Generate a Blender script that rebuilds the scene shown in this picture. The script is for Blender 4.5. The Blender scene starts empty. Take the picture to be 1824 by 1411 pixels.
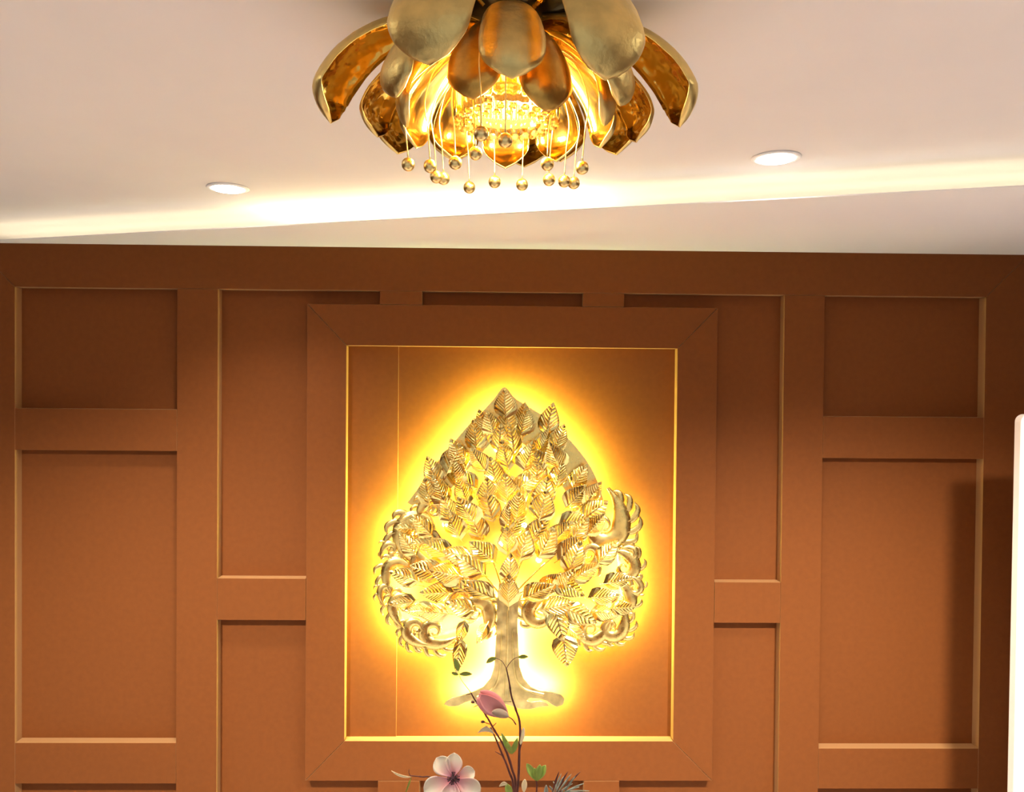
import bpy, bmesh, math, random
from mathutils import Vector, Matrix, noise
random.seed(7)
PI = math.pi
S = bpy.context.scene
COL = S.collection

# ------------------------------------------------------------------ camera
F, CX, CY, EYE = 1385.0, 912.0, 705.5, 2.15
def rotm(p, r, y):
    p, r, y = map(math.radians, (p, r, y))
    return Matrix.Rotation(y, 3, 'Z') @ Matrix.Rotation(p, 3, 'X') @ Matrix.Rotation(r, 3, 'Y')
RM = rotm(-0.776, -0.490, -0.969)
def at(px, py, depth):
    """point of the room seen at a photo position, at a measured distance from the camera"""
    d = RM @ Vector(((px - CX) / F, 1, -(py - CY) / F))
    d *= depth / d.y
    return Vector((d.x, d.y, d.z + EYE))
cam = bpy.data.objects.new('camera', bpy.data.cameras.new('camera'))
COL.objects.link(cam)
M3 = Matrix((RM.col[0], RM.col[2], -RM.col[1])).transposed()
cam.matrix_world = Matrix.Translation((0, 0, EYE)) @ M3.to_4x4()
cam.data.sensor_width = 36
cam.data.lens = F / 1824 * 36
cam.data.clip_start = 0.02
S.camera = cam
S.view_settings.view_transform = 'Standard'
S.view_settings.look = 'None'
S.view_settings.gamma = 1
S.view_settings.exposure = 0.34
S.view_settings.use_curve_mapping = False

# ------------------------------------------------------------------ world (daylight entering from the open front of the room)
W = bpy.data.worlds.new('world'); S.world = W; W.use_nodes = True
W.node_tree.nodes['Background'].inputs[0].default_value = (0.98, 0.96, 1.0, 1)
W.node_tree.nodes['Background'].inputs[1].default_value = 0.55

# ------------------------------------------------------------------ downlights: positions and strengths
CEIL = EYE + 0.74
DL_COLOR = (1.0, 0.93, 0.88)
DL_SEEN = [(406, 334), (1382, 280)]
# added unseen lamps: x, y, watts, tilt towards the panelled wall, cone, where
DL_UNSEEN = [(-1.60, 1.34, 620, 26, 96, 'far left of the flower lamp'), (-.85, 1.32, 110, 24, 96, 'just left of the flower lamp'),
           (.90, 1.32, 120, 24, 96, 'just right of the flower lamp'), (1.60, 1.34, 790, 26, 96, 'far right of the flower lamp'),
           (-1.6, -0.5, 230, 0, 120, 'far left behind the camera'), (1.7, -0.6, 230, 0, 120, 'far right behind the camera')]
DL_WATTS = 210.0
LED_COVE = 13.0
LED_TREE = 1650.0
BULB_WATTS = 13.0

# ------------------------------------------------------------------ helpers
def tag(o, label=None, cat=None, group=None, kind=None):
    if label: o['label'] = label
    if cat: o['category'] = cat
    if group: o['group'] = group
    if kind: o['kind'] = kind
    return o
def empty(name, loc, label, cat, group=None):
    o = bpy.data.objects.new(name, None); COL.objects.link(o)
    o.location = loc; o.empty_display_size = 0.05
    return tag(o, label, cat, group)
class MB:
    def __init__(s): s.v = []; s.f = []; s.m = []
    def add(s, vs, fs, mi=0):
        b = len(s.v); s.v += [tuple(v) for v in vs]
        s.f += [tuple(b + i for i in f) for f in fs]; s.m += [mi] * len(fs)
    def box(s, x0, x1, y0, y1, z0, z1, mi=0):
        vs = [(x, y, z) for x in (x0, x1) for y in (y0, y1) for z in (z0, z1)]
        s.add(vs, [(0, 1, 3, 2), (4, 6, 7, 5), (0, 4, 5, 1), (2, 3, 7, 6), (0, 2, 6, 4), (1, 5, 7, 3)], mi)
    def prism(s, poly, y0, y1, mi=0):           # poly in x,z extruded along y
        n = len(poly)
        s.add([(x, y0, z) for x, z in poly] + [(x, y1, z) for x, z in poly],
              [tuple(range(n)), tuple(range(2 * n - 1, n - 1, -1))] +
              [(i, i + n, (i + 1) % n + n, (i + 1) % n) for i in range(n)], mi)
    def lathe(s, prof, c=(0, 0, 0), n=40, mi=0, wob=None):
        vs = []
        for r, z in prof:
            for k in range(n):
                a = 2 * PI * k / n
                rr = r * (1 + (wob(a) if wob else 0))
                vs.append((c[0] + rr * math.cos(a), c[1] + rr * math.sin(a), c[2] + z))
        fs = []
        for i in range(len(prof) - 1):
            for k in range(n):
                fs.append((i * n + k, i * n + (k + 1) % n, (i + 1) * n + (k + 1) % n, (i + 1) * n + k))
        s.add(vs, fs, mi)
    def sphere(s, c, r, n=16, mi=0, sq=(1, 1, 1)):
        m = n // 2
        vs = [(c[0], c[1], c[2] + r * sq[2])]
        for i in range(1, m):
            t = PI * i / m
            for k in range(n):
                a = 2 * PI * k / n
                vs.append((c[0] + r * sq[0] * math.sin(t) * math.cos(a), c[1] + r * sq[1] * math.sin(t) * math.sin(a), c[2] + r * sq[2] * math.cos(t)))
        vs.append((c[0], c[1], c[2] - r * sq[2]))
        fs = [(0, 1 + k, 1 + (k + 1) % n) for k in range(n)]
        for i in range(m - 2):
            for k in range(n):
                a = 1 + i * n + k; b = 1 + i * n + (k + 1) % n
                fs.append((a, a + n, b + n, b))
        L = len(vs) - 1; q = 1 + (m - 2) * n
        fs += [(L, q + (k + 1) % n, q + k) for k in range(n)]
        s.add(vs, fs, mi)
    def tube(s, pts, rad, n=8, mi=0):
        pts = [Vector(p) for p in pts]
        if not hasattr(rad, '__len__'): rad = [rad] * len(pts)
        up = None; vs = []
        for i, p in enumerate(pts):
            t = (pts[min(i + 1, len(pts) - 1)] - pts[max(i - 1, 0)]).normalized()
            if up is None:
                up = t.orthogonal().normalized()
            up = (up - t * up.dot(t)).normalized(); sd = t.cross(up)
            for k in range(n):
                a = 2 * PI * k / n
                vs.append(p + (up * math.cos(a) + sd * math.sin(a)) * rad[i])
        fs = []
        for i in range(len(pts) - 1):
            for k in range(n):
                fs.append((i * n + k, i * n + (k + 1) % n, (i + 1) * n + (k + 1) % n, (i + 1) * n + k))
        L = len(pts) - 1
        fs += [tuple(range(n - 1, -1, -1)), tuple(L * n + k for k in range(n))]
        s.add(vs, fs, mi)
    def ribbon(s, pts, w, lift=0.0, y=0.0, th=0.0015, mi=0):   # flat ribbon in the x,z plane with a raised ridge towards -y
        n = len(pts); vs = []
        for i, (x, z) in enumerate(pts):
            a = pts[max(i - 1, 0)]; b = pts[min(i + 1, n - 1)]
            dx, dz = b[0] - a[0], b[1] - a[1]; L = math.hypot(dx, dz) or 1
            nx, nz = -dz / L, dx / L; ww = w(i / (n - 1)) if callable(w) else w
            vs += [(x + nx * ww, y, z + nz * ww), (x + nx * ww * .45, y - lift * .5, z + nz * ww * .45), (x, y - lift, z),
                   (x - nx * ww * .45, y - lift * .3, z - nz * ww * .45), (x - nx * ww, y, z - nz * ww)]
        m = len(vs); vs += [(a, b + th, c) for a, b, c in vs]
        fs = []
        for i in range(n - 1):
            for k in range(4):
                a = i * 5 + k; fs.append((a, a + 1, a + 6, a + 5)); fs.append((m + a, m + a + 5, m + a + 6, m + a + 1))
            for k in (0, 4):
                a = i * 5 + k; q = (a, a + 5, m + a + 5, m + a)
                fs.append(q)
        s.add(vs, fs, mi)
    def build(s, name, mats, parent=None, smooth=True, bevel=0, loc=None, rec=True):
        me = bpy.data.meshes.new(name); me.from_pydata(s.v, [], s.f)
        if not isinstance(mats, (list, tuple)): mats = [mats]
        for m in mats: me.materials.append(m)
        me.polygons.foreach_set('material_index', s.m)
        if rec:
            bm = bmesh.new(); bm.from_mesh(me); bmesh.ops.recalc_face_normals(bm, faces=bm.faces); bm.to_mesh(me); bm.free()
        me.polygons.foreach_set('use_smooth', [smooth] * len(me.polygons)); me.update()
        o = bpy.data.objects.new(name, me); COL.objects.link(o)
        if parent: o.parent = parent
        if loc: o.location = loc
        if bevel:
            b = o.modifiers.new('bevel', 'BEVEL'); b.width = bevel; b.segments = 2; b.limit_method = 'ANGLE'
        return o
def spline(P, n):
    """Catmull-Rom through P, n samples"""
    P = [Vector(p) for p in P]; out = []
    Q = [P[0] * 2 - P[1]] + P + [P[-1] * 2 - P[-2]]
    m = len(P) - 1
    for i in range(n):
        t = i / (n - 1) * m; k = min(int(t), m - 1); u = t - k
        a, b, c, d = Q[k:k + 4]
        out.append(.5 * ((2 * b) + (c - a) * u + (2 * a - 5 * b + 4 * c - d) * u * u + (3 * b - a - 3 * c + d) * u ** 3))
    return out
def clamp01(x): return max(0.0, min(1.0, x))

# ------------------------------------------------------------------ materials
def mat(name, col, rough=.5, metal=0, emit=None, es=0, noise_sc=None, noise_amt=.15, bump=0, bump_sc=60, dist=.002, kind='noise',
        spec=.5, trans=0, sheen=0, sss=0, rough_var=0):
    m = bpy.data.materials.new(name); m.use_nodes = True
    nt = m.node_tree; b = nt.nodes['Principled BSDF']
    b.inputs['Base Color'].default_value = (*col, 1); b.inputs['Roughness'].default_value = rough
    b.inputs['Metallic'].default_value = metal
    b.inputs['Specular IOR Level'].default_value = spec
    if trans: b.inputs['Transmission Weight'].default_value = trans
    if sss:
        b.inputs['Subsurface Weight'].default_value = sss; b.inputs['Subsurface Radius'].default_value = (.004, .002, .002)
    if emit:
        b.inputs['Emission Color'].default_value = (*emit, 1); b.inputs['Emission Strength'].default_value = es
    tc = nt.nodes.new('ShaderNodeTexCoord')
    if noise_sc:
        n = nt.nodes.new('ShaderNodeTexNoise'); n.inputs['Scale'].default_value = noise_sc; n.inputs['Detail'].default_value = 5
        nt.links.new(tc.outputs['Object'], n.inputs['Vector'])
        r = nt.nodes.new('ShaderNodeMapRange'); r.inputs['From Min'].default_value = .3; r.inputs['From Max'].default_value = .7
        r.inputs['To Min'].default_value = 1 - noise_amt; r.inputs['To Max'].default_value = 1 + noise_amt
        nt.links.new(n.outputs['Fac'], r.inputs['Value'])
        x = nt.nodes.new('ShaderNodeMix'); x.data_type = 'RGBA'; x.blend_type = 'MULTIPLY'; x.inputs[0].default_value = 1
        x.inputs[6].default_value = (*col, 1); nt.links.new(r.outputs[0], x.inputs[7]); nt.links.new(x.outputs[2], b.inputs['Base Color'])
        if rough_var:
            q = nt.nodes.new('ShaderNodeMapRange'); q.inputs['From Min'].default_value = .3; q.inputs['From Max'].default_value = .7
            q.inputs['To Min'].default_value = rough - rough_var; q.inputs['To Max'].default_value = rough + rough_var
            nt.links.new(n.outputs['Fac'], q.inputs['Value']); nt.links.new(q.outputs[0], b.inputs['Roughness'])
    if bump:
        if kind == 'voronoi':
            n = nt.nodes.new('ShaderNodeTexVoronoi'); n.feature = 'SMOOTH_F1'; n.inputs['Scale'].default_value = bump_sc; out = n.outputs['Distance']
        else:
            n = nt.nodes.new('ShaderNodeTexNoise'); n.inputs['Scale'].default_value = bump_sc; n.inputs['Detail'].default_value = 3; out = n.outputs['Fac']
        nt.links.new(tc.outputs['Object'], n.inputs['Vector'])
        u = nt.nodes.new('ShaderNodeBump'); u.inputs['Strength'].default_value = bump; u.inputs['Distance'].default_value = dist
        nt.links.new(out, u.inputs['Height']); nt.links.new(u.outputs['Normal'], b.inputs['Normal'])
    return m
M_WALL = mat('brown_laminate', (.182, .0545, .0105), .7, spec=.15, noise_sc=38, noise_amt=.05, bump=.12, bump_sc=420, dist=.001)
M_EDGE = mat('lit_board_edge', (.40, .205, .075), .5)  # board sides coloured paler to strengthen the lamp glow along the edges
M_PLASTER = mat('cream_plaster', (.78, .72, .66), .8, noise_sc=4, noise_amt=.015)
M_CEIL = mat('ceiling_paint', (.86, .83, .80), .85, noise_sc=3, noise_amt=.015)
M_SOFFIT = mat('soffit_paint', (.90, .89, .88), .85)
M_FLOOR = mat('stone_floor', (.43, .42, .43), .5, noise_sc=3, noise_amt=.06)
M_SIDE = mat('side_panelling', (.22, .10, .04), .6)
M_WHITE = mat('white_enamel', (.85, .84, .82), .4)
M_LENS = mat('lit_lens', (1, 1, 1), .5, emit=(1, .95, .86), es=22)
M_LED = mat('led_strip_glow', (1, 1, 1), .5, emit=(.93, 1.0, .20), es=LED_TREE)
M_LEDT = mat('trunk_led_glow', (1, 1, 1), .5, emit=(1, 1, .32), es=LED_TREE * 1.5)
M_LEDM = mat('led_module_glow', (1, 1, 1), .5, emit=(.92, 1.0, .34), es=LED_TREE * .2)
M_COVE = mat('cove_led_glow', (1, 1, 1), .5, emit=(1, .84, .50), es=LED_COVE)
M_COVE_DIM = mat('cove_led_dim_glow', (1, 1, 1), .5, emit=(1, .84, .60), es=LED_COVE * .30)
M_BULB = mat('bulb_glow', (1, 1, 1), .5, emit=(1, .80, .45), es=40)
M_BRASS = mat('matt_brass', (.70, .54, .20), .42, 1, noise_sc=34, noise_amt=.14, bump=.5, bump_sc=70, dist=.003, rough_var=.08)
M_GOLD = mat('polished_gold', (.90, .58, .12), .17, 1, bump=.8, bump_sc=62, dist=.004, kind='voronoi')
M_GOLDB = mat('brown_gold', (.62, .36, .08), .32, 1, noise_sc=30, noise_amt=.2, bump=.5, bump_sc=45, dist=.003)
M_GOLDS = mat('smooth_gold', (.94, .66, .20), .14, 1, bump=.15, bump_sc=30, dist=.002)
M_PERF = mat('champagne_gold', (.92, .69, .22), .3, 1, noise_sc=26, noise_amt=.12, bump=.2, bump_sc=40, dist=.002, rough_var=.1)
M_LEAFG = mat('leaf_gold', (.84, .68, .24), .2, 1, noise_sc=60, noise_amt=.1)
M_TRUNK = mat('aged_gold', (.80, .66, .27), .42, 1, noise_sc=22, noise_amt=.22, bump=.25, bump_sc=26, dist=.003, rough_var=.1)
M_DARK = mat('dark_bronze', (.03, .025, .02), .3, .6)
M_BALL = mat('hammered_brass_ball', (.88, .68, .28), .3, 1, bump=.25, bump_sc=150, dist=.001)
M_CRYST = mat('amber_crystal', (1, .72, .26), .05, 0, trans=.9)

# ------------------------------------------------------------------ room shell
YW, YF = 3.684, 3.63          # recessed panels, face of the battens
SOF = 2.786                  # top of the panelling = underside of the soffit
def struct(name, o): o.name = name; o['kind'] = 'structure'; return o
m = MB(); m.box(-4.6, 4.6, -4.0, 4.6, -.1, 0); struct('floor', m.build('floor', M_FLOOR, smooth=False))
m = MB(); m.box(-4.6, 4.6, -3.0, 4.6, CEIL, CEIL + .1); struct('ceiling', m.build('ceiling', M_CEIL, smooth=False))
m = MB(); m.box(-4.6, 4.6, YW, YW + .1, 0, SOF); struct('wall_back', m.build('wall_back', M_WALL, smooth=False))
m = MB(); m.box(-4.6, 4.6, 4.5, 4.6, SOF, CEIL); struct('wall_cove', m.build('wall_cove', M_CEIL, smooth=False))
m = MB(); m.box(-4.7, -4.6, -4, 4.6, 0, CEIL); struct('wall_left', m.build('wall_left', M_SIDE, smooth=False))
m = MB(); m.box(4.6, 4.7, -4, 4.6, 0, CEIL); struct('wall_right', m.build('wall_right', M_SIDE, smooth=False))

def board(name, poly, y0=YF, y1=YW, mt=M_WALL, parent=None, bev=.0012):
    m = MB(); m.prism(poly, y0, y1); m.m = [0, 0] + [1] * (len(m.m) - 2)
    return m.build(name, [mt, M_EDGE], parent, smooth=False, bevel=bev)
def rect(x0, x1, z0, z1): return [(x0, z0), (x1, z0), (x1, z1), (x0, z1)]
XL, XR, ZT, BW = -2.2356, 2.2907, 2.0856 + .5, .2005
g = .0012
T = []
T.append([(XL - BW + g, SOF), (XL + g, ZT), (XR - g, ZT), (XR + BW - g, SOF)])                     # top rail, mitred
T.append([(XL - BW, 0), (XL, 0), (XL, ZT - g), (XL - BW, SOF - g)])                                 # left stile
T.append([(XR, 0), (XR + BW, 0), (XR + BW, SOF - g), (XR, ZT - g)])                                 # right stile
T.append(rect(-1.4919, -1.3043, 0, ZT - .0008)); T.append(rect(1.3362, 1.5259, 0, ZT - .0008))      # inner stiles
for a, b in ((2.025, 1.8325), (.4691, .2783)): T.append(rect(XL + .0008, -1.4927, b, a))
for a, b in ((2.017, 1.8215), (.4453, .2537)): T.append(rect(1.5267, XR - .0008, b, a))
T.append(rect(-1.3035, -.8939, 1.0459, 1.2409)); T.append(rect(1.0231, 1.3354, 1.0405, 1.2327))
xa, xb = at(676.8, 530, YF).x, at(751.6, 530, YF).x
xc, xd = at(1038.7, 535, YF).x, at(1111.6, 535, YF).x
xe, xf = at(673, 1400, YF).x, at(747, 1400, YF).x
xg, xh = at(1040, 1400, YF).x, at(1103, 1400, YF).x
T.append(rect(xa, xb, 2.5222, ZT - .0008)); T.append(rect(xc, xd, 2.5222, ZT - .0008))
T.append(rect(xe, xf, 0, .2893)); T.append(rect(xg, xh, 0, .2893))
for i, p in enumerate(T):
    struct('trim_%d' % (i + 1), board('trim', p))

# soffit: its front edge runs obliquely away from the panelled wall
def onz(px, py, z):
    d = at(px, py, 1.0) - Vector((0, 0, EYE)); return d * ((z - EYE) / d.z)
e0 = onz(8, 428, SOF); e1 = onz(1824, 332, SOF)
e0.z = e1.z = 0
u = (e1 - e0).normalized()
A = e0 - u * 2.2; B = e1 + u * 3.0
# clip A at the wall face: to the left the edge meets the panelling
tA = (YF - .004 - e0.y) / u.y; A = e0 + u * tA if u.y < 0 else A
pl = [(A.x, A.y), (B.x, B.y), (4.6, 4.5), (-4.6, 4.5), (-4.6, YF - .004)]
m = MB(); n = len(pl)
m.add([(x, y, SOF) for x, y in pl] + [(x, y, SOF + .004) for x, y in pl],
      [tuple(range(n)), tuple(range(2 * n - 1, n - 1, -1))] + [(i, i + n, (i + 1) % n + n, (i + 1) % n) for i in range(n)])
struct('trim_30', m.build('trim', M_SOFFIT, smooth=False))
# cove LED strip lying on top of the soffit behind its edge
nrm = Vector((-u.y, u.x, 0))
if nrm.y < 0: nrm = -nrm
def cove(ta, tb, mt, label):
    c0 = e0.lerp(e1, ta) + nrm * .30; c1 = e0.lerp(e1, tb) + nrm * .30
    cs = empty('cove_led_strip', (c0 + c1) / 2 + Vector((0, 0, SOF + .004)), label, 'light strip')
    L = (c1 - c0).length / 2
    m = MB(); m.box(-L, L, -.19, .19, 0, .004); m.build('tape', M_WHITE, cs, smooth=False)
    m = MB()
    for q in (-.17, 0, .17): m.box(-L, L, q - .009, q + .009, .0041, .010)
    m.build('diffuser', mt, cs, smooth=False)
    cs.rotation_euler.z = math.atan2(u.y, u.x)
cove(.30, .66, M_COVE, 'warm LED strip hidden above the middle of the soffit edge, washing the ceiling')
cove(-.12, .295, M_COVE_DIM, 'dimmer warm LED strip hidden above the left end of the soffit edge')
cove(.665, 1.25, M_COVE_DIM, 'dimmer warm LED strip hidden above the right end of the soffit edge')

# ------------------------------------------------------------------ the framed niche panel
fx0, fx1, fz0, fz1 = -.8931, 1.0223, .2900, 2.5216
ix0, ix1, iz0, iz1 = -.7090, .8339, .4799, 2.3285
fr = empty('wall_frame', ((fx0 + fx1) / 2, YW, fz0), 'large mitred brown frame mounted around the glowing golden tree', 'frame')
off = Vector(((fx0 + fx1) / 2, YW, fz0))
def L2(p): return [(x - off.x, z - off.z) for x, z in p]
fb = [[(fx0, fz1), (fx1, fz1), (ix1, iz1), (ix0, iz1)], [(fx0, fz0), (fx1, fz0), (ix1, iz0), (ix0, iz0)],
      [(fx0, fz0), (ix0, iz0), (ix0, iz1), (fx0, fz1)], [(fx1, fz0), (ix1, iz0), (ix1, iz1), (fx1, fz1)]]
def shrink(p, d):
    c = (sum(x for x, z in p) / 4, sum(z for x, z in p) / 4); out = []
    n = len(p)
    ar = sum(p[i][0] * p[(i + 1) % n][1] - p[(i + 1) % n][0] * p[i][1] for i in range(n))
    if ar < 0: p = p[::-1]
    for i in range(n):
        a, b, c2 = Vector(p[i - 1]), Vector(p[i]), Vector(p[(i + 1) % n])
        d1 = (b - a).normalized(); d2 = (c2 - b).normalized()
        n1 = Vector((-d1.y, d1.x)); n2 = Vector((-d2.y, d2.x)); k = (n1 + n2); k = k / max(.2, 1 + n1.dot(n2))
        q = b + k * d; out.append((q.x, q.y))
    return out
for p in fb:
    board('frame_board', L2(shrink(p, .0011)), YF - YW, -.0005, M_WALL, fr)
sx = at(710, 700, YW).x
for a, b, t in ((ix0 - .02, sx, .0070), (sx, ix1 + .02, .0022)):
    board('back_panel', L2(rect(a, b, iz0 - .02, iz1 + .02)), -t, -.0003, M_WALL, fr, bev=.0006)

# ------------------------------------------------------------------ recessed downlights
def downlight(name, x, y, label, group):
    t = empty(name, (x, y, CEIL), label, 'downlight', group)
    m = MB(); m.lathe([(.060, 0.0), (.076, 0), (.078, -.003), (.074, -.006), (.062, -.007), (.058, -.004), (.058, 0)], n=48)
    m.build('trim_ring', M_WHITE, t)
    m = MB(); m.lathe([(.0001, -.013), (.040, -.0125), (.052, -.0105), (.057, -.0065), (.057, -.001)], n=48)
    m.build('lens', M_LENS, t)
    return t
def spot(x, y, w, size=128, blend=1.0):
    l = bpy.data.lights.new('downlight_beam', 'SPOT'); l.energy = w; l.color = DL_COLOR; l.spot_size = math.radians(size); l.spot_blend = blend
    l.shadow_soft_size = .09
    o = bpy.data.objects.new('downlight_beam', l); COL.objects.link(o); o.location = (x, y, CEIL - .03); return o
for (px, py), lb in zip(DL_SEEN, ('round recessed ceiling downlight to the left of the golden flower lamp', 'round recessed ceiling downlight to the right of the golden flower lamp')):
    p = onz(px, py, CEIL)
    downlight('downlight', p.x, p.y, lb, None); spot(p.x, p.y, DL_WATTS * .55, 118, 1.0)
for i, (x, y, wt, tilt, cone, w) in enumerate(DL_UNSEEN):
    spot(x, y, wt, cone, .9).rotation_euler.x = math.radians(tilt)
    downlight('downlight', x, y, 'added unseen recessed downlight in the ceiling nearer the viewer, ' + w, 'added unseen ceiling downlights nearer the viewer')

# ------------------------------------------------------------------ flower chandelier
CC = Vector((.010, 1.50, CEIL))
ch = empty('flower_chandelier', CC, 'golden lotus flower ceiling lamp with drooping brass petals and ball-tipped stamens', 'ceiling lamp')
m = MB(); m.lathe([(.0001, 0), (.145, 0), (.15, -.006), (.145, -.018), (.10, -.030), (.06, -.034), (.0001, -.034)], n=64)
m.build('ceiling_plate', M_DARK, ch)
m = MB(); m.lathe([(.036, -.03), (.036, -.17), (.030, -.175), (.0001, -.176)], n=48, wob=lambda a: .05 * math.cos(12 * a))
m.build('hub', M_GOLDS, ch)
def petal(profile, W, ang, cup=.28, tip=.6, twist=0, ns=26, nv=14, root=.35, seed=0, rs=1, zs=1, mats=None, lean=0):
    P = spline([(r * rs, z * zs, 0) for r, z in profile], ns)
    rows = []
    rnd = random.Random(seed)
    for i, p in enumerate(P):
        s = i / (ns - 1)
        t = (P[min(i + 1, ns - 1)] - P[max(i - 1, 0)]).normalized()
        nn = Vector((-t.y, t.x, 0))            # outward / up side
        if nn.y < 0 and s < .3: nn = -nn
        if i and nn.dot(rows[-1][2]) < 0: nn = -nn
        w = W * (root + (1 - root) * math.sin(min(1, s / .62) * PI / 2) ** 1.2)
        if s > .62:
            q = (s - .62) / .38; w = W * (1 - q ** 2.3) ** tip
        rows.append((p, s, nn, max(w, .0012)))
    vo = []; vi = []
    ca, sa = math.sin(ang), -math.cos(ang)     # angle 0 faces the viewer (-y)
    for p, s, nn, w in rows:
        for j in range(nv + 1):
            v = -1 + 2 * j / nv
            lat = w * math.sin(v * 1.15) / math.sin(1.15) + twist * s * s * .02 + lean * s * s * .03
            dep = -cup * w * (v * v) * (1 - .15 * s) - .0025 * abs(v) ** 6
            wob = .0016 * noise.noise(Vector((p.x * 30 + seed * 3, p.y * 30, v * 2)))
            dep += twist * v * w * .35 * s
            for vs, dd in ((vo, .0011), (vi, -.0011)):
                r = p.x + nn.x * (dep + dd + wob); z = p.y + nn.y * (dep + dd + wob)
                vs.append((r * ca - lat * sa * 1.0, r * sa + lat * ca, z))
    m = MB(); N = nv + 1; fo = []; 
    for i in range(ns - 1):
        for j in range(nv):
            a = i * N + j; fo.append((a, a + 1, a + N + 1, a + N))
    b = len(vo); m.v = vo + vi
    m.f = fo + [tuple(b + k for k in f[::-1]) for f in fo]; m.m = [0] * len(fo) + [1] * len(fo)
    rim = [i * N for i in range(ns)] + [(ns - 1) * N + j for j in range(1, N)] + [i * N + nv for i in range(ns - 2, -1, -1)] + [j for j in range(nv - 1, 0, -1)]
    for k in range(len(rim)):
        a, c = rim[k], rim[(k + 1) % len(rim)]
        m.f.append((a, c, b + c, b + a)); m.m.append(0)
    return m.build('petal', mats or [M_BRASS, M_GOLD], ch)
D = math.radians
PA = [(.06, -.028), (.16, -.022), (.25, -.050), (.315, -.105), (.355, -.175), (.352, -.225), (.330, -.262)]
PB = [(.05, -.060), (.11, -.062), (.17, -.090), (.215, -.140), (.235, -.185), (.232, -.220), (.218, -.242)]
PC = [(.04, -.070), (.09, -.078), (.14, -.115), (.175, -.160), (.190, -.205), (.186, -.235), (.172, -.258)]
for i, (a, z, r, c) in enumerate(((-21, .97, 1, .30), (27, 1.02, 1, .30), (97, .86, 1.05, .55), (131, .88, .98, .40), (172, .88, .98, .35), (-134, .88, 1, .40), (-98, .86, 1.06, .55))):
    petal(PA, .073, D(a), cup=c, seed=i, zs=z, rs=r)
for i, (a, z, r) in enumerate(((2, .98, 1), (60, 1.0, 1.06), (-57, .98, 1.06), (108, 1.0, 1.28), (-112, .96, 1.30), (152, 1.0, 1.2), (-154, 1.0, 1.2))):
    petal(PB, .056 if i == 0 else .060, D(a), cup=.36, seed=20 + i, zs=z, rs=r)
for i, (a, z, r) in enumerate(((-20, .97, .98), (24, 1.04, .98), (72, 1, 1.1), (-80, 1, 1.1), (112, 1, 1.2), (-118, 1, 1.2), (-148, 1, 1.2), (148, 1, 1.2), (180, 1.03, 1.2))):
    petal(PC, .052, D(a), cup=.4, seed=40 + i, mats=[M_GOLDB if abs(a) < 40 else M_BRASS, M_GOLDS], zs=z, rs=r)
# inner ribbed cup of reflector and crystal dish
m = MB()
n = 96
prof = [(.088, -.085), (.096, -.10), (.100, -.18), (.098, -.232)]
m.lathe(prof, n=n, wob=lambda a: .035 * math.cos(20 * a))
m.lathe([(.0001, -.083), (.088, -.085)], n=n)
m2 = MB(); m2.lathe([(.078, -.10), (.080, -.13), (.080, -.20), (.077, -.222)], n=96, wob=lambda a: .04 * math.cos(24 * a))
o = m2.build('glass_sleeve', M_CRYST, ch, rec=False); sd = o.modifiers.new('s', 'SOLIDIFY'); sd.thickness = .003
# open towards the viewer: keep only the far half of the cup
keep = [(f, mi) for f, mi in zip(m.f, m.m) if sum(m.v[i][1] for i in f) / len(f) > -.012]
m.f = [k[0] for k in keep]; m.m = [k[1] for k in keep]
o = m.build('reflector', M_GOLDS, ch, rec=False); sd = o.modifiers.new('s', 'SOLIDIFY'); sd.thickness = .0015
m = MB()
for ring, (r, z, k) in enumerate(((.094, -.236, 26), (.074, -.240, 20))):
    for q in range(k):
        a = 2 * PI * q / k + ring
        m.sphere((r * math.cos(a), r * math.sin(a), z), .0078, n=8, sq=(1, 1, .8))
cd = m.build('crystal_dish', M_CRYST, ch, smooth=False); cd['kind'] = 'stuff'
for k in range(4):
    a = PI / 4 + k * PI / 2 + .2
    m = MB(); m.tube([(.03 * math.cos(a), .03 * math.sin(a), -.12), (.058 * math.cos(a), .058 * math.sin(a), -.125)], .009, n=12)
    h = m.build('lamp_holder', M_GOLDS, ch)
    m = MB(); m.sphere((.062 * math.cos(a), .062 * math.sin(a), -.158), .018, sq=(1, 1, 1.5)); b = m.build('bulb', M_BULB, h)
for q in ((0, 0, -.262), (-.10, .06, -.20), (.10, .06, -.20)):
    l = bpy.data.lights.new('bulb_light', 'POINT'); l.energy = BULB_WATTS / 3; l.color = (1, .78, .42); l.shadow_soft_size = .015
    o = bpy.data.objects.new('bulb_light', l); COL.objects.link(o); o.location = CC + Vector(q)
# stamens
balls = [(727, 293), (766, 296), (777, 315), (790, 318), (811, 290), (836, 334), (847, 273), (881, 324), (900, 250), (930, 329), (975, 292), (978, 320),
         (1005, 323), (1022, 326), (1037, 299), (857, 238)]
for px, py in balls:
    d = at(px, py, 1.0) - Vector((0, 0, EYE)); h = .418
    if (px, py) == (847, 273): h = .43
    P = Vector((0, 0, EYE)) + d * (h / d.z) - CC
    # keep every ball on the stamen ring
    ang = math.atan2(P.y, P.x); r = P.xy.length
    e = Vector((math.cos(ang), math.sin(ang), 0))
    pts = spline([e * .030 + Vector((0, 0, -.10)), e * min(r * .85, .12) + Vector((0, 0, -.115)), e * (r * 1.04 + .004) + Vector((0, 0, -.19)), e * (r * 1.03) + Vector((0, 0, -.255)), P + Vector((0, 0, .011))], 22)
    m = MB(); m.tube(pts, .0013, n=6); w = m.build('stamen', M_BALL, ch)
    m = MB(); m.sphere(P, .0128, n=20); m.build('ball', M_BALL, w)

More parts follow.
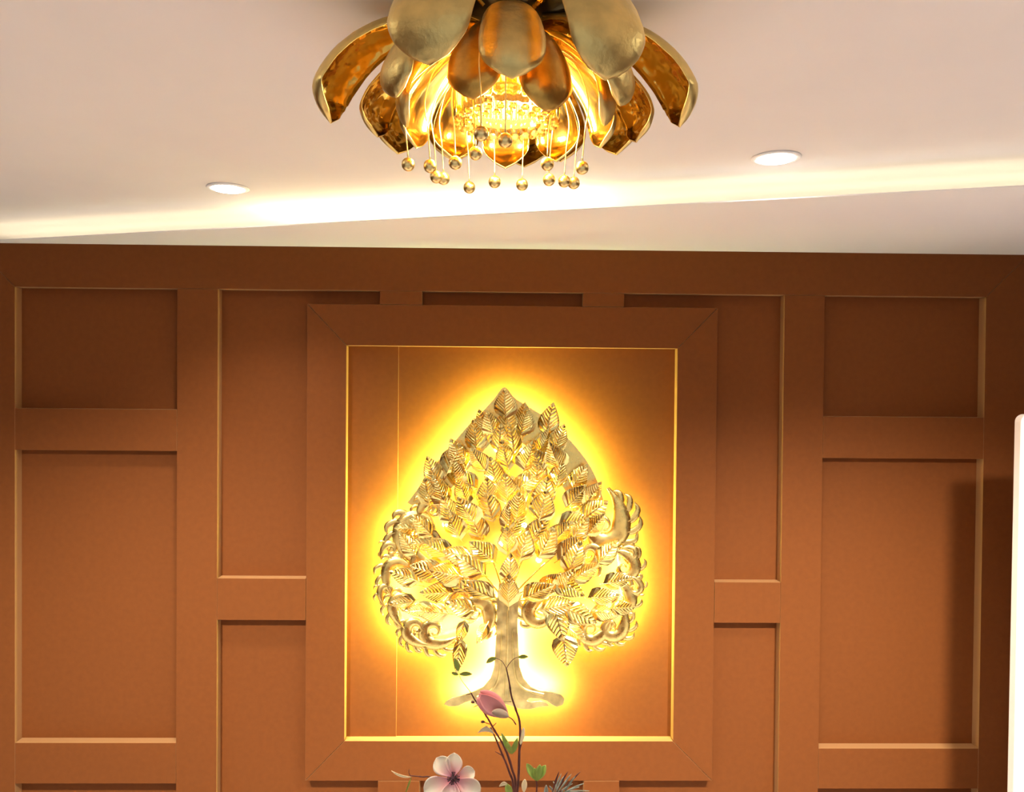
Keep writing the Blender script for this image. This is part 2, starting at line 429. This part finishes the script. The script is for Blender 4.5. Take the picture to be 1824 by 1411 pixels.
# ------------------------------------------------------------------ golden tree wall lamp
K = 3.59 / F
YT = 3.592
TO = at(905, 1255, YT)
def tp(px, py):
    return ((px - 905 - (1255 - py) * .0045) * K, (1255 - py + (px - 905) * .0085) * K)
tr = empty('tree_wall_lamp', TO, 'backlit golden bodhi tree relief with ribbed leaves and scrolls, glowing on the framed panel', 'wall lamp')
def tsp(P, n): return [(v.x, v.y) for v in spline([(*tp(*p), 0) for p in P], n)]
# trunk with spreading roots
TRK = [(888, 1035), (884, 1075), (884, 1110), (882, 1150), (880, 1185), (874, 1205), (862, 1220), (845, 1229), (822, 1236), (805, 1240), (795, 1246), (791, 1252), (800, 1256), (816, 1255), (828, 1249),
       (838, 1246), (845, 1252), (857, 1256), (872, 1258), (886, 1253), (898, 1252), (912, 1256), (925, 1261), (945, 1262), (960, 1258), (978, 1256), (974, 1250), (962, 1247), (945, 1249), (938, 1246),
       (944, 1242), (960, 1243), (974, 1247), (983, 1254), (992, 1258), (1003, 1254), (1006, 1244), (1000, 1236), (985, 1231), (962, 1229), (945, 1222), (932, 1206), (925, 1185), (923, 1150), (921, 1110), (923, 1075), (920, 1035)]
m = MB(); m.prism([tp(*p) for p in TRK], -.014, -.010); trunk = m.build('trunk', M_TRUNK, tr, smooth=False, bevel=.0012)
# raised bark ridges on the trunk
m = MB()
for P, w in (([(903, 1240), (902, 1200), (904, 1140), (903, 1080)], 4), ([(850, 1240), (876, 1226), (889, 1196), (893, 1120)], 3), ([(968, 1236), (932, 1224), (917, 1196), (912, 1120)], 3)):
    m.ribbon(tsp(P, 20), lambda t, w=w: w * K * (1 - .6 * t), .0035, -.0145)
m.build('bark_ridge', M_TRUNK, tr)
# canopy rim plate (upper spade outline) with perforated look from small studs
OUT = [(724, 892), (742, 868), (766, 833), (798, 795), (830, 757), (856, 731), (878, 707), (896, 686), (915, 706), (944, 724), (976, 745), (1005, 772), (1031, 801), (1051, 829), (1064, 857), (1074, 888)]
def inset(P, d, c=(900, 900)):
    out = []
    for i, p in enumerate(P):
        a = Vector(P[max(i - 1, 0)]); b = Vector(P[min(i + 1, len(P) - 1)]); t = (b - a).normalized()
        nn = Vector((-t.y, t.x))
        if nn.dot(Vector(c) - Vector(p)) < 0: nn = -nn
        out.append((p[0] + nn.x * d, p[1] + nn.y * d))
    return out
rimp = OUT + inset(OUT, 44)[::-1]
INN = [(764, 918), (784, 890), (808, 860), (836, 828), (858, 802), (878, 782), (897, 770), (918, 780), (942, 796), (964, 818), (984, 842), (1002, 866), (1014, 888), (1020, 910)]
o1 = spline([(*tp(*p), 0) for p in OUT], 60); o2 = spline([(*tp(*p), 0) for p in INN], 60)
m = MB(); vs = [(v.x, 0, v.y) for v in o1] + [(v.x, 0, v.y) for v in o2] + [(v.x, .002, v.y) for v in o1] + [(v.x, .002, v.y) for v in o2]
fs = []
for i in range(59):
    fs += [(i, i + 1, 61 + i, 60 + i), (120 + i, 180 + i, 181 + i, 121 + i), (i, 120 + i, 121 + i, i + 1), (60 + i, 61 + i, 181 + i, 180 + i)]
m.add(vs, fs)
cp = m.build('canopy_plate', M_PERF, tr, smooth=False)
m = MB()
for k, q in enumerate((.16, .30)):
    for i in range(1, 59):
        v = o1[i].lerp(o2[i], q); m.sphere((v.x, -.0012, v.y), .0016, n=6)
sr = m.build('stud_row', M_GOLDS, cp); sr['kind'] = 'stuff'
# leaf with pleated veins and open slits between them
def leaf_mesh(L, Wd, seed, slits=7):
    rnd = random.Random(seed); m = MB()
    bnd = []; 
    for k in range(slits):                       # rows: blade, slit, blade, slit
        a = .10 + .74 * k / slits; bnd += [(a, a + .74 / slits * .72, 1), (a + .74 / slits * .72, a + .74 / slits, 0)]
    bnd = [(0, .10, 1)] + bnd + [(.84, 1.0, 1)]
    vv = [0, .10, .45, .80, 1.0]
    def pt(s, v, sg):
        s2 = min(1, s + .42 * v * (1 - s) * min(1, s * 6))
        w = Wd * (math.sin(PI * min(1, s2 ** .66)) ** .9) * 1.08 if 0 < s2 < 1 else 0
        bow = -.10 * L * math.sin(PI * s2 * .9) + .05 * L * s2
        pleat = .0013 * math.sin(s * 2 * PI * slits / .74) * (1 if .05 < v < .95 else 0)
        return (sg * w * v, bow + .35 * w * v * (1 if v else 0) + pleat, s2 * L)
    for sg in (-1, 1):
        for a, b, solid in bnd:
            sub = 2
            for q in range(sub):
                s0, s1 = a + (b - a) * q / sub, a + (b - a) * (q + 1) / sub
                for j in range(4):
                    if not solid and j in (1, 2): continue
                    P = [pt(s0, vv[j], sg), pt(s0, vv[j + 1], sg), pt(s1, vv[j + 1], sg), pt(s1, vv[j], sg)]
                    m.add(P, [(0, 1, 2, 3) if sg > 0 else (3, 2, 1, 0)])
    # midrib
    m.tube([(0, pt(s / 10, 0, 1)[1] - .0008, L * s / 10) for s in range(-1, 10)], [.0014 - .0009 * s / 10 for s in range(11)], n=5)
    me = bpy.data.meshes.new('leaf'); me.from_pydata(m.v, [], m.f); me.materials.append(M_LEAFG)
    bm = bmesh.new(); bm.from_mesh(me); bmesh.ops.remove_doubles(bm, verts=bm.verts, dist=.00012); bm.to_mesh(me); bm.free()
    me.polygons.foreach_set('use_smooth', [False] * len(me.polygons))
    return me
LEAVES = [leaf_mesh(1.0 * .118, .037, s, sl) for s, sl in ((1, 7), (2, 6), (3, 8))]
def put_leaf(px, py, ang, ln=48, wd=1.0, layer=0, rnd=random):
    """base at px,py, tip towards ang (degrees clockwise from straight up)"""
    me = rnd.choice(LEAVES)
    o = bpy.data.objects.new('leaf', me); COL.objects.link(o); o.parent = tr
    x, z = tp(px, py); s = ln * K / .118
    o.location = (x, -.012 - layer * .008 - rnd.random() * .006, z)
    o.rotation_euler = Matrix.Rotation(D(ang), 3, 'Y').to_4x4().to_euler()
    R = Matrix.Rotation(D(ang), 4, 'Y') @ Matrix.Rotation(D(rnd.uniform(2, 20)), 4, 'X') @ Matrix.Rotation(D(rnd.uniform(-22, 22)), 4, 'Z')
    o.rotation_euler = R.to_euler()
    o.scale = (s * wd, s, s)
    return o
rnd = random.Random(11)
nleaf = 0
def inside(px, py):
    if py < 890:
        # interpolate outline
        def xat(seg):
            for a, b in zip(seg, seg[1:]):
                if min(a[1], b[1]) <= py <= max(a[1], b[1]): return a[0] + (b[0] - a[0]) * (py - a[1]) / ((b[1] - a[1]) or 1)
            return seg[-1][0]
        return xat(OUT[:8]) + 20 < px < xat(OUT[7:]) - 20
    return abs(px - 903) < 178 - max(0, py - 940) * .35
rows_ = 0
py = 775
while py < 1072:
    sp = 34 if py < 900 else 38
    for k in range(-5, 6):
        px = 900 + (k + (.5 if rows_ % 2 else 0)) * sp + rnd.uniform(-5, 5)
        yy = py + rnd.uniform(-5, 5)
        if not inside(px, yy) or not inside(px, yy - 12): continue
        if py > 930 and abs(px - 903) > 128: continue
        if 840 < py <= 930 and abs(px - 903) > 138: continue
        if py > 1020 and abs(px - 903) < 34: continue
        dx, dy = px - 903, 1130 - yy
        a = math.degrees(math.atan2(dx * (1.0 + .9 * clamp01((py - 850) / 200)), dy))
        a += rnd.uniform(-14, 14) + (rnd.choice((-38, 38, 0, 0, 0)) if py > 820 else 0)
        if py > 1000: a *= 1.25
        put_leaf(px, yy, a, ln=rnd.uniform(54, 64) * (1.0 if py < 900 else 1.1), wd=rnd.uniform(.9, 1.1), layer=(rows_ % 3), rnd=rnd); nleaf += 1
    py += 31; rows_ += 1
for a in ((905, 1075, 0, 62, .95, 4), (905, 1035, 3, 60, .9, 3), (903, 985, -2, 58, .95, 3), (904, 940, 2, 56, .9, 3),
          (880, 1060, -62, 70, .9, 2), (930, 1060, 62, 66, .9, 2), (850, 1085, -70, 62, .9, 2), (960, 1082, 74, 66, .9, 3), (1000, 1075, 112, 68, .9, 3),
          (828, 1098, 196, 44, .75, 3), (822, 1130, 188, 62, .62, 3), (985, 1072, 165, 66, 1.0, 3), (1002, 1122, 174, 58, 1.2, 4),
          (800, 1088, -84, 66, .8, 2), (775, 1078, -96, 56, .8, 2), (1045, 1060, 80, 60, .85, 2), (1050, 1085, 96, 54, .85, 2), (.90, 1.32, -60, 60, .85, 2), (1015, 1030, 58, 60, .85, 2),
          (742, 985, -35, 54, .9, 2), (748, 1030, -70, 58, .9, 3), (742, 1062, -95, 50, .9, 3), (1062, 1000, 40, 58, .9, 3), (1072, 1035, 75, 56, .9, 3), (1085, 1080, 85, 46, .9, 2),
          (770, 950, -40, 56, .9, 3), (1040, 950, 38, 58, .9, 3), (1000, 1100, 128, 54, .9, 3), (868, 1105, -150, 40, .8, 2),
          (898, 742, -1, 54, 1.2, 3), (877, 772, -14, 48, 1.1, 2), (925, 772, 14, 48, 1.1, 2)):
    put_leaf(*a[:5], layer=a[5], rnd=rnd); nleaf += 1
# branches
for P in ([(893, 1060), (860, 1020), (815, 985), (765, 950)], [(895, 1050), (870, 980), (830, 920), (790, 880)], [(903, 1045), (903, 960), (901, 870), (899, 780)],
          [(915, 1055), (960, 1010), (1010, 965), (1050, 905)], [(912, 1060), (965, 1035), (1030, 1005), (1085, 985)], [(893, 1066), (840, 1050), (780, 1045), (720, 1035)],
          [(910, 1048), (935, 980), (965, 920), (990, 870)], [(915, 1068), (960, 1068), (1010, 1085), (1060, 1090)]):
    pts = spline([(tp(*p)[0], -.008, tp(*p)[1]) for p in P], 20)
    m = MB(); m.tube(pts, [.0045 - .0028 * i / 19 for i in range(20)], n=6); m.build('branch', M_GOLDS, tr)
# scroll ornaments
def scroll(cx, cy, size, rot, mir=1, turns=1.25, tongues=5, layer=1):
    m = MB(); R = D(rot)
    def W(x, z):
        x *= mir
        x, z = x * math.cos(R) - z * math.sin(R), x * math.sin(R) + z * math.cos(R)
        b = tp(cx, cy); return (b[0] + x * K, b[1] + z * K)
    body = []
    for i in range(46):                             # spiral head then a swelling tail
        t = i / 45
        if t < .55:
            q = t / .55; a = -turns * 2 * PI * (1 - q); r = size * (.06 + .36 * q)
            body.append((r * math.cos(a), r * math.sin(a)))
        else:
            q = (t - .55) / .45
            body.append((size * (.42 - .10 * q - .55 * q * q), size * (1.15 * q - .25 * q * q)))
    m.ribbon([W(*p) for p in body], lambda t: K * size * (.035 + .20 * math.sin(PI * clamp01((t - .15) / .85)) ** 1.3), .005, -.004 - layer * .008)
    for k in range(tongues):                        # flame tongues along the back
        q = k / max(1, tongues - 1); a = -1.3 + q * 2.5
        p0 = (size * .38 * math.cos(a), size * .38 * math.sin(a) + size * .18 * q)
        d0 = a + .15
        ln = size * (.42 + .18 * math.sin(PI * q))
        P = [p0, (p0[0] + ln * .45 * math.cos(d0), p0[1] + ln * .45 * math.sin(d0)), (p0[0] + ln * .85 * math.cos(d0 + .45), p0[1] + ln * .85 * math.sin(d0 + .45)), (p0[0] + ln * .95 * math.cos(d0 + .85), p0[1] + ln * 1.0 * math.sin(d0 + .85))]
        P = [(v.x, v.y) for v in spline([(*W(*p), 0) for p in P], 12)]
        m.ribbon(P, lambda t: K * size * .085 * (math.sin(PI * clamp01(.12 + .88 * t)) ** .8), .003, -.002 - layer * .008)
    return m.build('scroll', M_PERF, tr)
for s_ in ((741, 945, 70, 200, 1, 1.2, 7), (705, 1015, 44, 150, 1, 1.0, 5), (712, 1075, 40, 170, 1, 1.1, 5), (752, 1000, 40, 20, -1, 1.0, 4), (735, 1118, 40, 215, 1, 1.1, 6), (772, 1122, 46, 250, 1, 1.1, 6),
          (846, 1088, 52, 205, -1, 1.1, 6), (770, 905, 38, 120, 1, 1.0, 5), (690, 975, 24, 120, 1, 1.0, 3),
          (1074, 935, 68, -20, 1, 1.2, 7), (1112, 1010, 44, 30, 1, 1.0, 5), (1106, 1068, 42, 10, 1, 1.1, 5), (1050, 985, 40, 160, -1, 1.0, 4), (1090, 1115, 44, -35, 1, 1.1, 6), (1052, 1120, 44, -70, 1, 1.1, 6),
          (962, 1090, 50, -25, -1, 1.1, 6), (1040, 900, 34, 60, 1, 1.0, 5), (1122, 985, 24, 60, 1, 1.0, 3), (820, 1060, 30, 160, 1, 1, 4), (1130, 1045, 26, 20, 1, 1, 4), (684, 1050, 26, 160, 1, 1, 4)):
    scroll(s_[0] + (5 if s_[0] < 760 else 0), s_[1], s_[2] * 1.1, *s_[3:])
# LED strips fixed behind the relief, shining on the panel
def led(P, n=40, w=.007, mt=None):
    m = MB(); pts = tsp(P, n); m.ribbon(pts, w, 0, .012, th=.0012)
    m.m = [0 if i % 12 in (1, 3, 5, 7) else 1 for i in range(len(m.f))]      # only the side towards the panel glows
    return m.build('led_strip', [mt or M_LED, M_WHITE], tr, smooth=False, rec=False)
led([(745, 905), (770, 862), (812, 810), (850, 765), (896, 724)], 40)
led([(896, 724), (945, 748), (992, 792), (1028, 838), (1048, 900)], 40)
led([(712, 930), (712, 985), (718, 1030), (706, 1080), (735, 1120), (790, 1128), (850, 1100), (872, 1070)], 60)
led([(1100, 930), (1104, 985), (1104, 1030), (1112, 1075), (1080, 1115), (1020, 1110), (965, 1095), (935, 1070)], 60)
led([(893, 1070), (893, 1130), (890, 1190), (872, 1228), (820, 1246)], 50, mt=M_LEDT)
led([(913, 1070), (914, 1130), (917, 1190), (935, 1222), (990, 1240)], 50, mt=M_LEDT)
for px, py in ((883, 799), (929, 802), (872, 851), (936, 852), (761, 876), (831, 900), (933, 937), (890, 971), (735, 953), (1038, 873), (1040, 912), (812, 830), (985, 845),
               (905, 905), (960, 1000), (845, 985), (1000, 935), (790, 985), (1095, 1063), (790, 935)):
    m = MB(); x, z = tp(px, py); m.lathe([(.0001, 0), (.010, 0), (.012, .003), (.012, .006), (.0001, .007)], n=16)
    m.v = [(x + a, .050 + c, z + b) for a, b, c in m.v]
    m.build('led_module', M_LEDM, tr)

# ------------------------------------------------------------------ counter, vase and flowers in front
M_STEM = mat('red_brown_twig', (.11, .028, .018), .6, noise_sc=80, noise_amt=.3)
M_GREEN = mat('fresh_green_leaf', (.38, .52, .09), .5, noise_sc=60, noise_amt=.2)
M_OLIVE = mat('olive_leaf', (.30, .36, .05), .5)
M_GREYG = mat('grey_green_needle', (.34, .36, .27), .6, noise_sc=90, noise_amt=.3)
M_CALYX = mat('dull_calyx', (.50, .38, .26), .6)
M_CREAM = mat('cream_bud', (.90, .74, .42), .5)
M_STAMEN = mat('dark_stamen', (.08, .03, .04), .7, noise_sc=200, noise_amt=.5)
def petal_mat(name, base, tip):
    m = mat(name, base, .5, sss=.15); nt = m.node_tree; b = nt.nodes['Principled BSDF']
    at_ = nt.nodes.new('ShaderNodeAttribute'); at_.attribute_name = 'petal_t'
    r = nt.nodes.new('ShaderNodeValToRGB'); r.color_ramp.elements[0].color = (*base, 1); r.color_ramp.elements[1].color = (*tip, 1)
    r.color_ramp.elements[0].position = .05; r.color_ramp.elements[1].position = .75
    nt.links.new(at_.outputs['Fac'], r.inputs[0]); nt.links.new(r.outputs[0], b.inputs['Base Color']); return m
M_BLOOM = petal_mat('blush_petal', (.80, .26, .34), (.93, .82, .60))
M_BUD = petal_mat('rose_petal', (.84, .44, .36), (.88, .36, .34))
DF = 1.5
vase = empty('vase', (.02, DF, 1.05), 'white vase standing on the counter and holding the flowers', 'vase')
m = MB(); m.lathe([(.0001, 0), (.045, 0), (.06, .03), (.066, .09), (.055, .16), (.036, .20), (.040, .225), (.036, .222), (.030, .20), (.046, .15), (.055, .09), (.05, .03), (.0001, .02)], n=40)
m.build('body', M_WHITE, vase)
ct = empty('reception_counter', (0, 1.45, 0), 'pale reception counter below the flowers', 'counter')
m = MB(); m.box(-1.2, 1.2, -.25, .25, 0, 1.01); m.build('body', M_SIDE, ct, smooth=False, bevel=.004)
m = MB(); m.box(-1.25, 1.25, -.30, .30, 1.0102, 1.05); m.build('worktop', M_SIDE, ct, smooth=False, bevel=.004)
NECK = Vector((.02, DF, 1.05 + .16))
def P3(px, py, dd=0): return at(px, py, DF + dd)
def stem(name, pts, label, cat, rad=(.0028, .0012), par=None, grp=None):
    t = empty(name, NECK, label, cat, grp)
    P = spline([NECK] + pts, 40); m = MB()
    m.tube([p - NECK for p in P], [rad[0] + (rad[1] - rad[0]) * i / 39 + (.0005 if i % 9 == 4 else 0) for i in range(40)], n=8)
    m.build('stem', M_STEM, t); return t
def twig(t, pts, r=.0011, name='twig', mt=None):
    P = spline(pts, 14); m = MB(); m.tube([p - NECK for p in P], [r * (1 - .45 * i / 13) for i in range(14)], n=6); return m.build(name, mt or M_STEM, t)
def blade(t, base, tip, width, mt, name='leaf', cup=.3, bend=(0, 0, 0), face=(0, -1, 0), shape=.75, th=.0006, ns=14, nv=6, par_off=NECK, peak=.5, cupn=2):
    base, tip = Vector(base), Vector(tip); d = tip - base; L = d.length; d.normalize()
    f = Vector(face); f = (f - d * f.dot(d)).normalized(); sd = d.cross(f)
    bend = Vector(bend); vo = []; vi = []; at_ = []
    for i in range(ns + 1):
        s = i / ns
        s_ = s ** (math.log(.5) / math.log(peak))
        w = width * (math.sin(PI * min(.9999, max(.0001, s_))) ** shape)
        c = base + d * (L * s) + bend * (4 * s * (1 - s))
        for j in range(nv + 1):
            v = -1 + 2 * j / nv
            q = c + sd * (w * v) + f * (cup * w * abs(v) ** cupn)
            vo.append(q + f * th - par_off); vi.append(q - f * th - par_off); at_.append(s)
    m = MB(); N = nv + 1; fo = []
    for i in range(ns):
        for j in range(nv):
            a = i * N + j; fo.append((a, a + 1, a + N + 1, a + N))
    b = len(vo)
    rim = [i * N for i in range(ns + 1)] + [ns * N + j for j in range(1, N)] + [i * N + nv for i in range(ns - 1, -1, -1)] + [j for j in range(nv - 1, 0, -1)]
    fs = fo + [tuple(b + k for k in f_[::-1]) for f_ in fo] + [(rim[k], rim[(k + 1) % len(rim)], b + rim[(k + 1) % len(rim)], b + rim[k]) for k in range(len(rim))]
    m.add(vo + vi, fs); o = m.build(name, mt, t)
    A = o.data.attributes.new('petal_t', 'FLOAT', 'POINT'); A.data.foreach_set('value', at_ + at_)
    return o
# tall budded magnolia branch
b1 = stem('magnolia_branch', [P3(921, 1411), P3(925, 1340), P3(926, 1290), P3(918, 1262), P3(911, 1240), P3(907, 1215), P3(902, 1191)],
          'tall red-brown magnolia branch with a closed pink bud below the golden trunk', 'branch')
twig(b1, [P3(902, 1191), P3(906, 1184), P3(915, 1174), P3(925, 1170)], .0008); blade(b1, P3(922, 1171), P3(941, 1170), .0040, M_OLIVE, bend=(0, 0, .001))
twig(b1, [P3(902, 1191), P3(894, 1178), P3(882, 1172)], .0008); blade(b1, P3(884, 1172), P3(866, 1181), .0048, M_OLIVE, bend=(0, 0, .002))
twig(b1, [P3(919, 1291), P3(912, 1281), P3(902, 1276)], .0014)
bb = twig(b1, [P3(911, 1250), P3(906, 1250), P3(895, 1250)], .0007)
bud = None
cB, cT = P3(905, 1276), P3(853, 1236)
for k, (wd, dt, dc, f) in enumerate(((.030, (0, 0), .55, (0, -1, 0)), (.026, (-4, 8), .6, (.4, -1, .5)), (.026, (2, -5), .6, (-.3, -1, -.6)), (.028, (2, 2), .6, (0, 1, 0)))):
    blade(b1, cB, P3(853 + dt[0], 1236 + dt[1], -.004 * (k % 2)), wd * .58, M_BUD, name='petal', cup=-dc, face=f, shape=.62, ns=18, nv=10, peak=.55)
blade(b1, P3(907, 1277, -.012), P3(876, 1268, -.016), .009, M_CALYX, name='calyx', cup=-.5, shape=.6)
blade(b1, P3(927, 1327, -.004), P3(933, 1296), .0050, M_CREAM, name='bud', cup=-.6, shape=.7); 
twig(b1, [P3(925, 1338), P3(929, 1326), P3(932, 1312)], .0011)
blade(b1, P3(912, 1342), P3(893, 1305, -.01), .0050, M_GREEN, bend=(.000, 0, -.002), cup=.5)
blade(b1, P3(912, 1343), P3(922, 1314, -.01), .0052, M_GREEN, cup=.5)
blade(b1, P3(911, 1343), P3(903, 1322, -.012), .0050, M_GREEN, cup=.4)
# second, leaning twig
b2 = stem('magnolia_branch', [P3(918, 1411, .02), P3(912, 1370, .02), P3(898, 1330, .02), P3(880, 1300, .02), P3(866, 1275, .02), P3(848, 1250, .02), P3(838, 1233, .02)],
          'leaning bare red-brown twig with small buds and olive tip leaves behind the pink bud', 'branch')
twig(b2, [P3(838, 1233, .02), P3(828, 1220, .02), P3(820, 1208, .02), P3(817, 1196, .02)], .0008)
blade(b2, P3(817, 1196, .02), P3(810, 1172, .02), .0055, M_OLIVE, cup=.3)
blade(b2, P3(818, 1201, .02), P3(841, 1201, .02), .0044, M_OLIVE, bend=(0, 0, .001)); blade(b2, P3(817, 1202, .02), P3(804, 1198, .02), .0034, M_OLIVE)
for (a, b) in (((872, 1290), (860, 1286)), ((866, 1278), (864, 1270)), ((876, 1296), (884, 1288)), ((838, 1236), (830, 1238)), ((852, 1256), (843, 1260)), ((893, 1345), (882, 1339))):
    twig(b2, [P3(*a, .02), P3((a[0] + b[0]) / 2, (a[1] + b[1]) / 2, .02), P3(*b, .02)], .0011)
for c in ((860, 1286), (866, 1296), (842, 1251)):
    m = MB(); m.sphere(P3(*c, .018) - NECK, .0033, n=10, sq=(1.2, 1, .8)); m.build('bud', M_STEM, b2)
blade(b2, P3(881, 1308, .01), P3(851, 1306, .01), .0048, M_CREAM, bend=(0, 0, .010), cup=.6)
b2b = stem('magnolia_branch', [P3(914, 1411, .035), P3(907, 1375, .035), P3(893, 1340, .035), P3(884, 1318, .03), P3(874, 1296, .03)], 'thin dark twig rising close beside the leaning one', 'branch', rad=(.0026, .0014))
# open bloom
b3 = stem('magnolia_flower', [P3(840, 1440, .0), P3(815, 1405, .004), P3(810, 1388, .004)], 'open blush-pink magnolia flower with a dark centre at the lower edge', 'flower')
fc = P3(808, 1386, -.004)
def bp(base, tip, w, dd=0, cup=.35, face=(0, -1, 0), peak=.6, bend=(0, 0, 0), shape=.6):
    blade(b3, fc + Vector(base), P3(*tip, dd), w, M_BLOOM, name='petal', cup=cup, face=face, ns=18, nv=10, peak=peak, bend=bend, shape=shape)
bp((-.002, 0, .001), (777, 1350), .018, .002, .35, (.25, -1, 0), .66)
bp((.000, .004, .003), (800, 1346), .013, .012, .3, (0, -1, 0), .6)
bp((.000, .001, .003), (809, 1341), .017, .004, .4, (0, -1, .1), .58)
bp((.004, .002, .001), (846, 1374), .015, .000, .35, (0, -1, .2), .66)
bp((-.002, -.002, -.002), (755, 1412), .022, -.01, .3, (.1, -1, .3), .62)
bp((.004, -.003, -.002), (856, 1412), .019, -.01, .35, (-.2, -1, .3), .62)
bp((0, -.004, -.003), (800, 1430), .020, -.02, .35, (0, -1, .3), .62)
m = MB(); rs = random.Random(3)
m.sphere(fc - NECK + Vector((0, -.004, .002)), .006, n=10)
for k in range(34):
    d = Vector((rs.gauss(0, 1), -abs(rs.gauss(.4, .6)), rs.gauss(0, 1))).normalized(); c = fc - NECK + Vector((0, -.004, .002))
    m.tube([c + d * .004, c + d * .0105], .0009, n=5); m.sphere(c + d * .0115, .0014, n=6)
m.build('stamens', M_STAMEN, b3)
b4 = stem('magnolia_branch', [P3(800, 1430, .02), P3(770, 1388, .02), P3(752, 1384, .02), P3(731, 1382, .02)], 'thin side twig with cream curling leaves left of the open pink flower', 'branch', rad=(.0018, .0010))
blade(b4, P3(733, 1384, .02), P3(697, 1373, .02), .0022, M_CREAM, bend=(0, 0, -.004)); twig(b4, [P3(731, 1382, .02), P3(728, 1376, .02), P3(729, 1370, .02)], .0008)
blade(b4, P3(733, 1384, .02), P3(722, 1414, .02), .0018, M_OLIVE)
# green sprig
b5 = stem('green_sprig', [P3(950, 1425), P3(956, 1405), P3(955, 1390)], 'small bright green three-leaf sprig right of the twigs', 'sprig', rad=(.0018, .0014))
for tx, ty, w, f in ((938, 1360, .0072, (.3, -1, 0)), (962, 1362, .0070, (0, -1, 0)), (972, 1363, .0075, (-.4, -1, 0)), (952, 1368, .005, (0, -1, 0))):
    blade(b5, P3(956, 1392), P3(tx, ty, -.003), w, M_GREEN, cup=.45, face=f, peak=.6, shape=.7)
# cream buds low
b6 = stem('green_sprig', [P3(931, 1425, -.01), P3(934, 1412, -.01)], 'low pale cream bud and green leaf at the bottom edge under the twigs', 'sprig', rad=(.0018, .0014))
blade(b6, P3(933, 1412, -.012), P3(935, 1388, -.012), .0055, M_CREAM, name='bud', cup=-.4)
blade(b6, P3(912, 1420, -.01), P3(902, 1396, -.01), .007, M_GREEN, cup=.4, peak=.6); blade(b6, P3(905, 1398, -.01), P3(889, 1401, -.01), .0035, M_CREAM, bend=(0, 0, .004))
blade(b6, P3(972, 1425, -.01), P3(973, 1398, -.01), .0045, M_GREYG, cup=.4)
# grey needle sprig
b7 = stem('needle_sprig', [P3(985, 1440, -.02), P3(992, 1418, -.02), P3(1000, 1408, -.02)], 'spiky grey-green needle sprig at the bottom right of the bouquet', 'sprig', rad=(.002, .0012))
for k, (tx, ty) in enumerate(((996, 1374), (1012, 1374), (1034, 1375), (1025, 1383), (1004, 1383), (985, 1392), (1040, 1396), (1050, 1409), (1020, 1396), (1032, 1402), (978, 1400), (1010, 1390), (1044, 1414), (1000, 1378), (1018, 1379))):
    bx = 983 + (k * 7) % 22
    blade(b7, P3(bx, 1414, -.02 + .003 * (k % 4)), P3(tx, ty, -.02 + .006 * (k % 3)), .0016, M_STEM if k < 3 else M_GREYG, name='needle', ns=8, nv=2, cup=.3, bend=(0, 0, .002), shape=.6)

# ------------------------------------------------------------------ white upright board at the right edge
wb = empty('freestanding_board', (2.05, 2.95, 0), 'white freestanding board with a rounded corner at the right edge', 'board')
a0, a1 = at(1813, 738, 2.95), at(1799.5, 1411, 2.95)
lean = (a0.x - a1.x) / (a0.z - a1.z)
xb_ = a1.x - lean * a1.z
wb.location = (xb_, 2.95, 0); H = a0.z; Wd = .75
def outl(ins, r):
    P = [(ins, 0 if ins == 0 else ins), (Wd - ins, ins)]
    for cx_, a_ in ((Wd - ins - r, 0), (ins + r, PI / 2)):
        for q in range(7): P.append((cx_ + r * math.cos(a_ + q * PI / 12), H - ins - r + r * math.sin(a_ + q * PI / 12)))
    return [(x + lean * z, z) for x, z in P]
M_CREAMB = mat('cream_edge', (.86, .76, .66), .4)
m = MB(); m.prism(outl(0, .03), -.02, .02); m.build('surround', M_CREAMB, wb, smooth=False, bevel=.004)
M_BOARD = mat('board_face', (.90, .88, .80), .45)
m = MB(); m.prism(outl(.018, .02), -.026, -.0202); m.build('face_panel', M_BOARD, wb, smooth=False, bevel=.001)
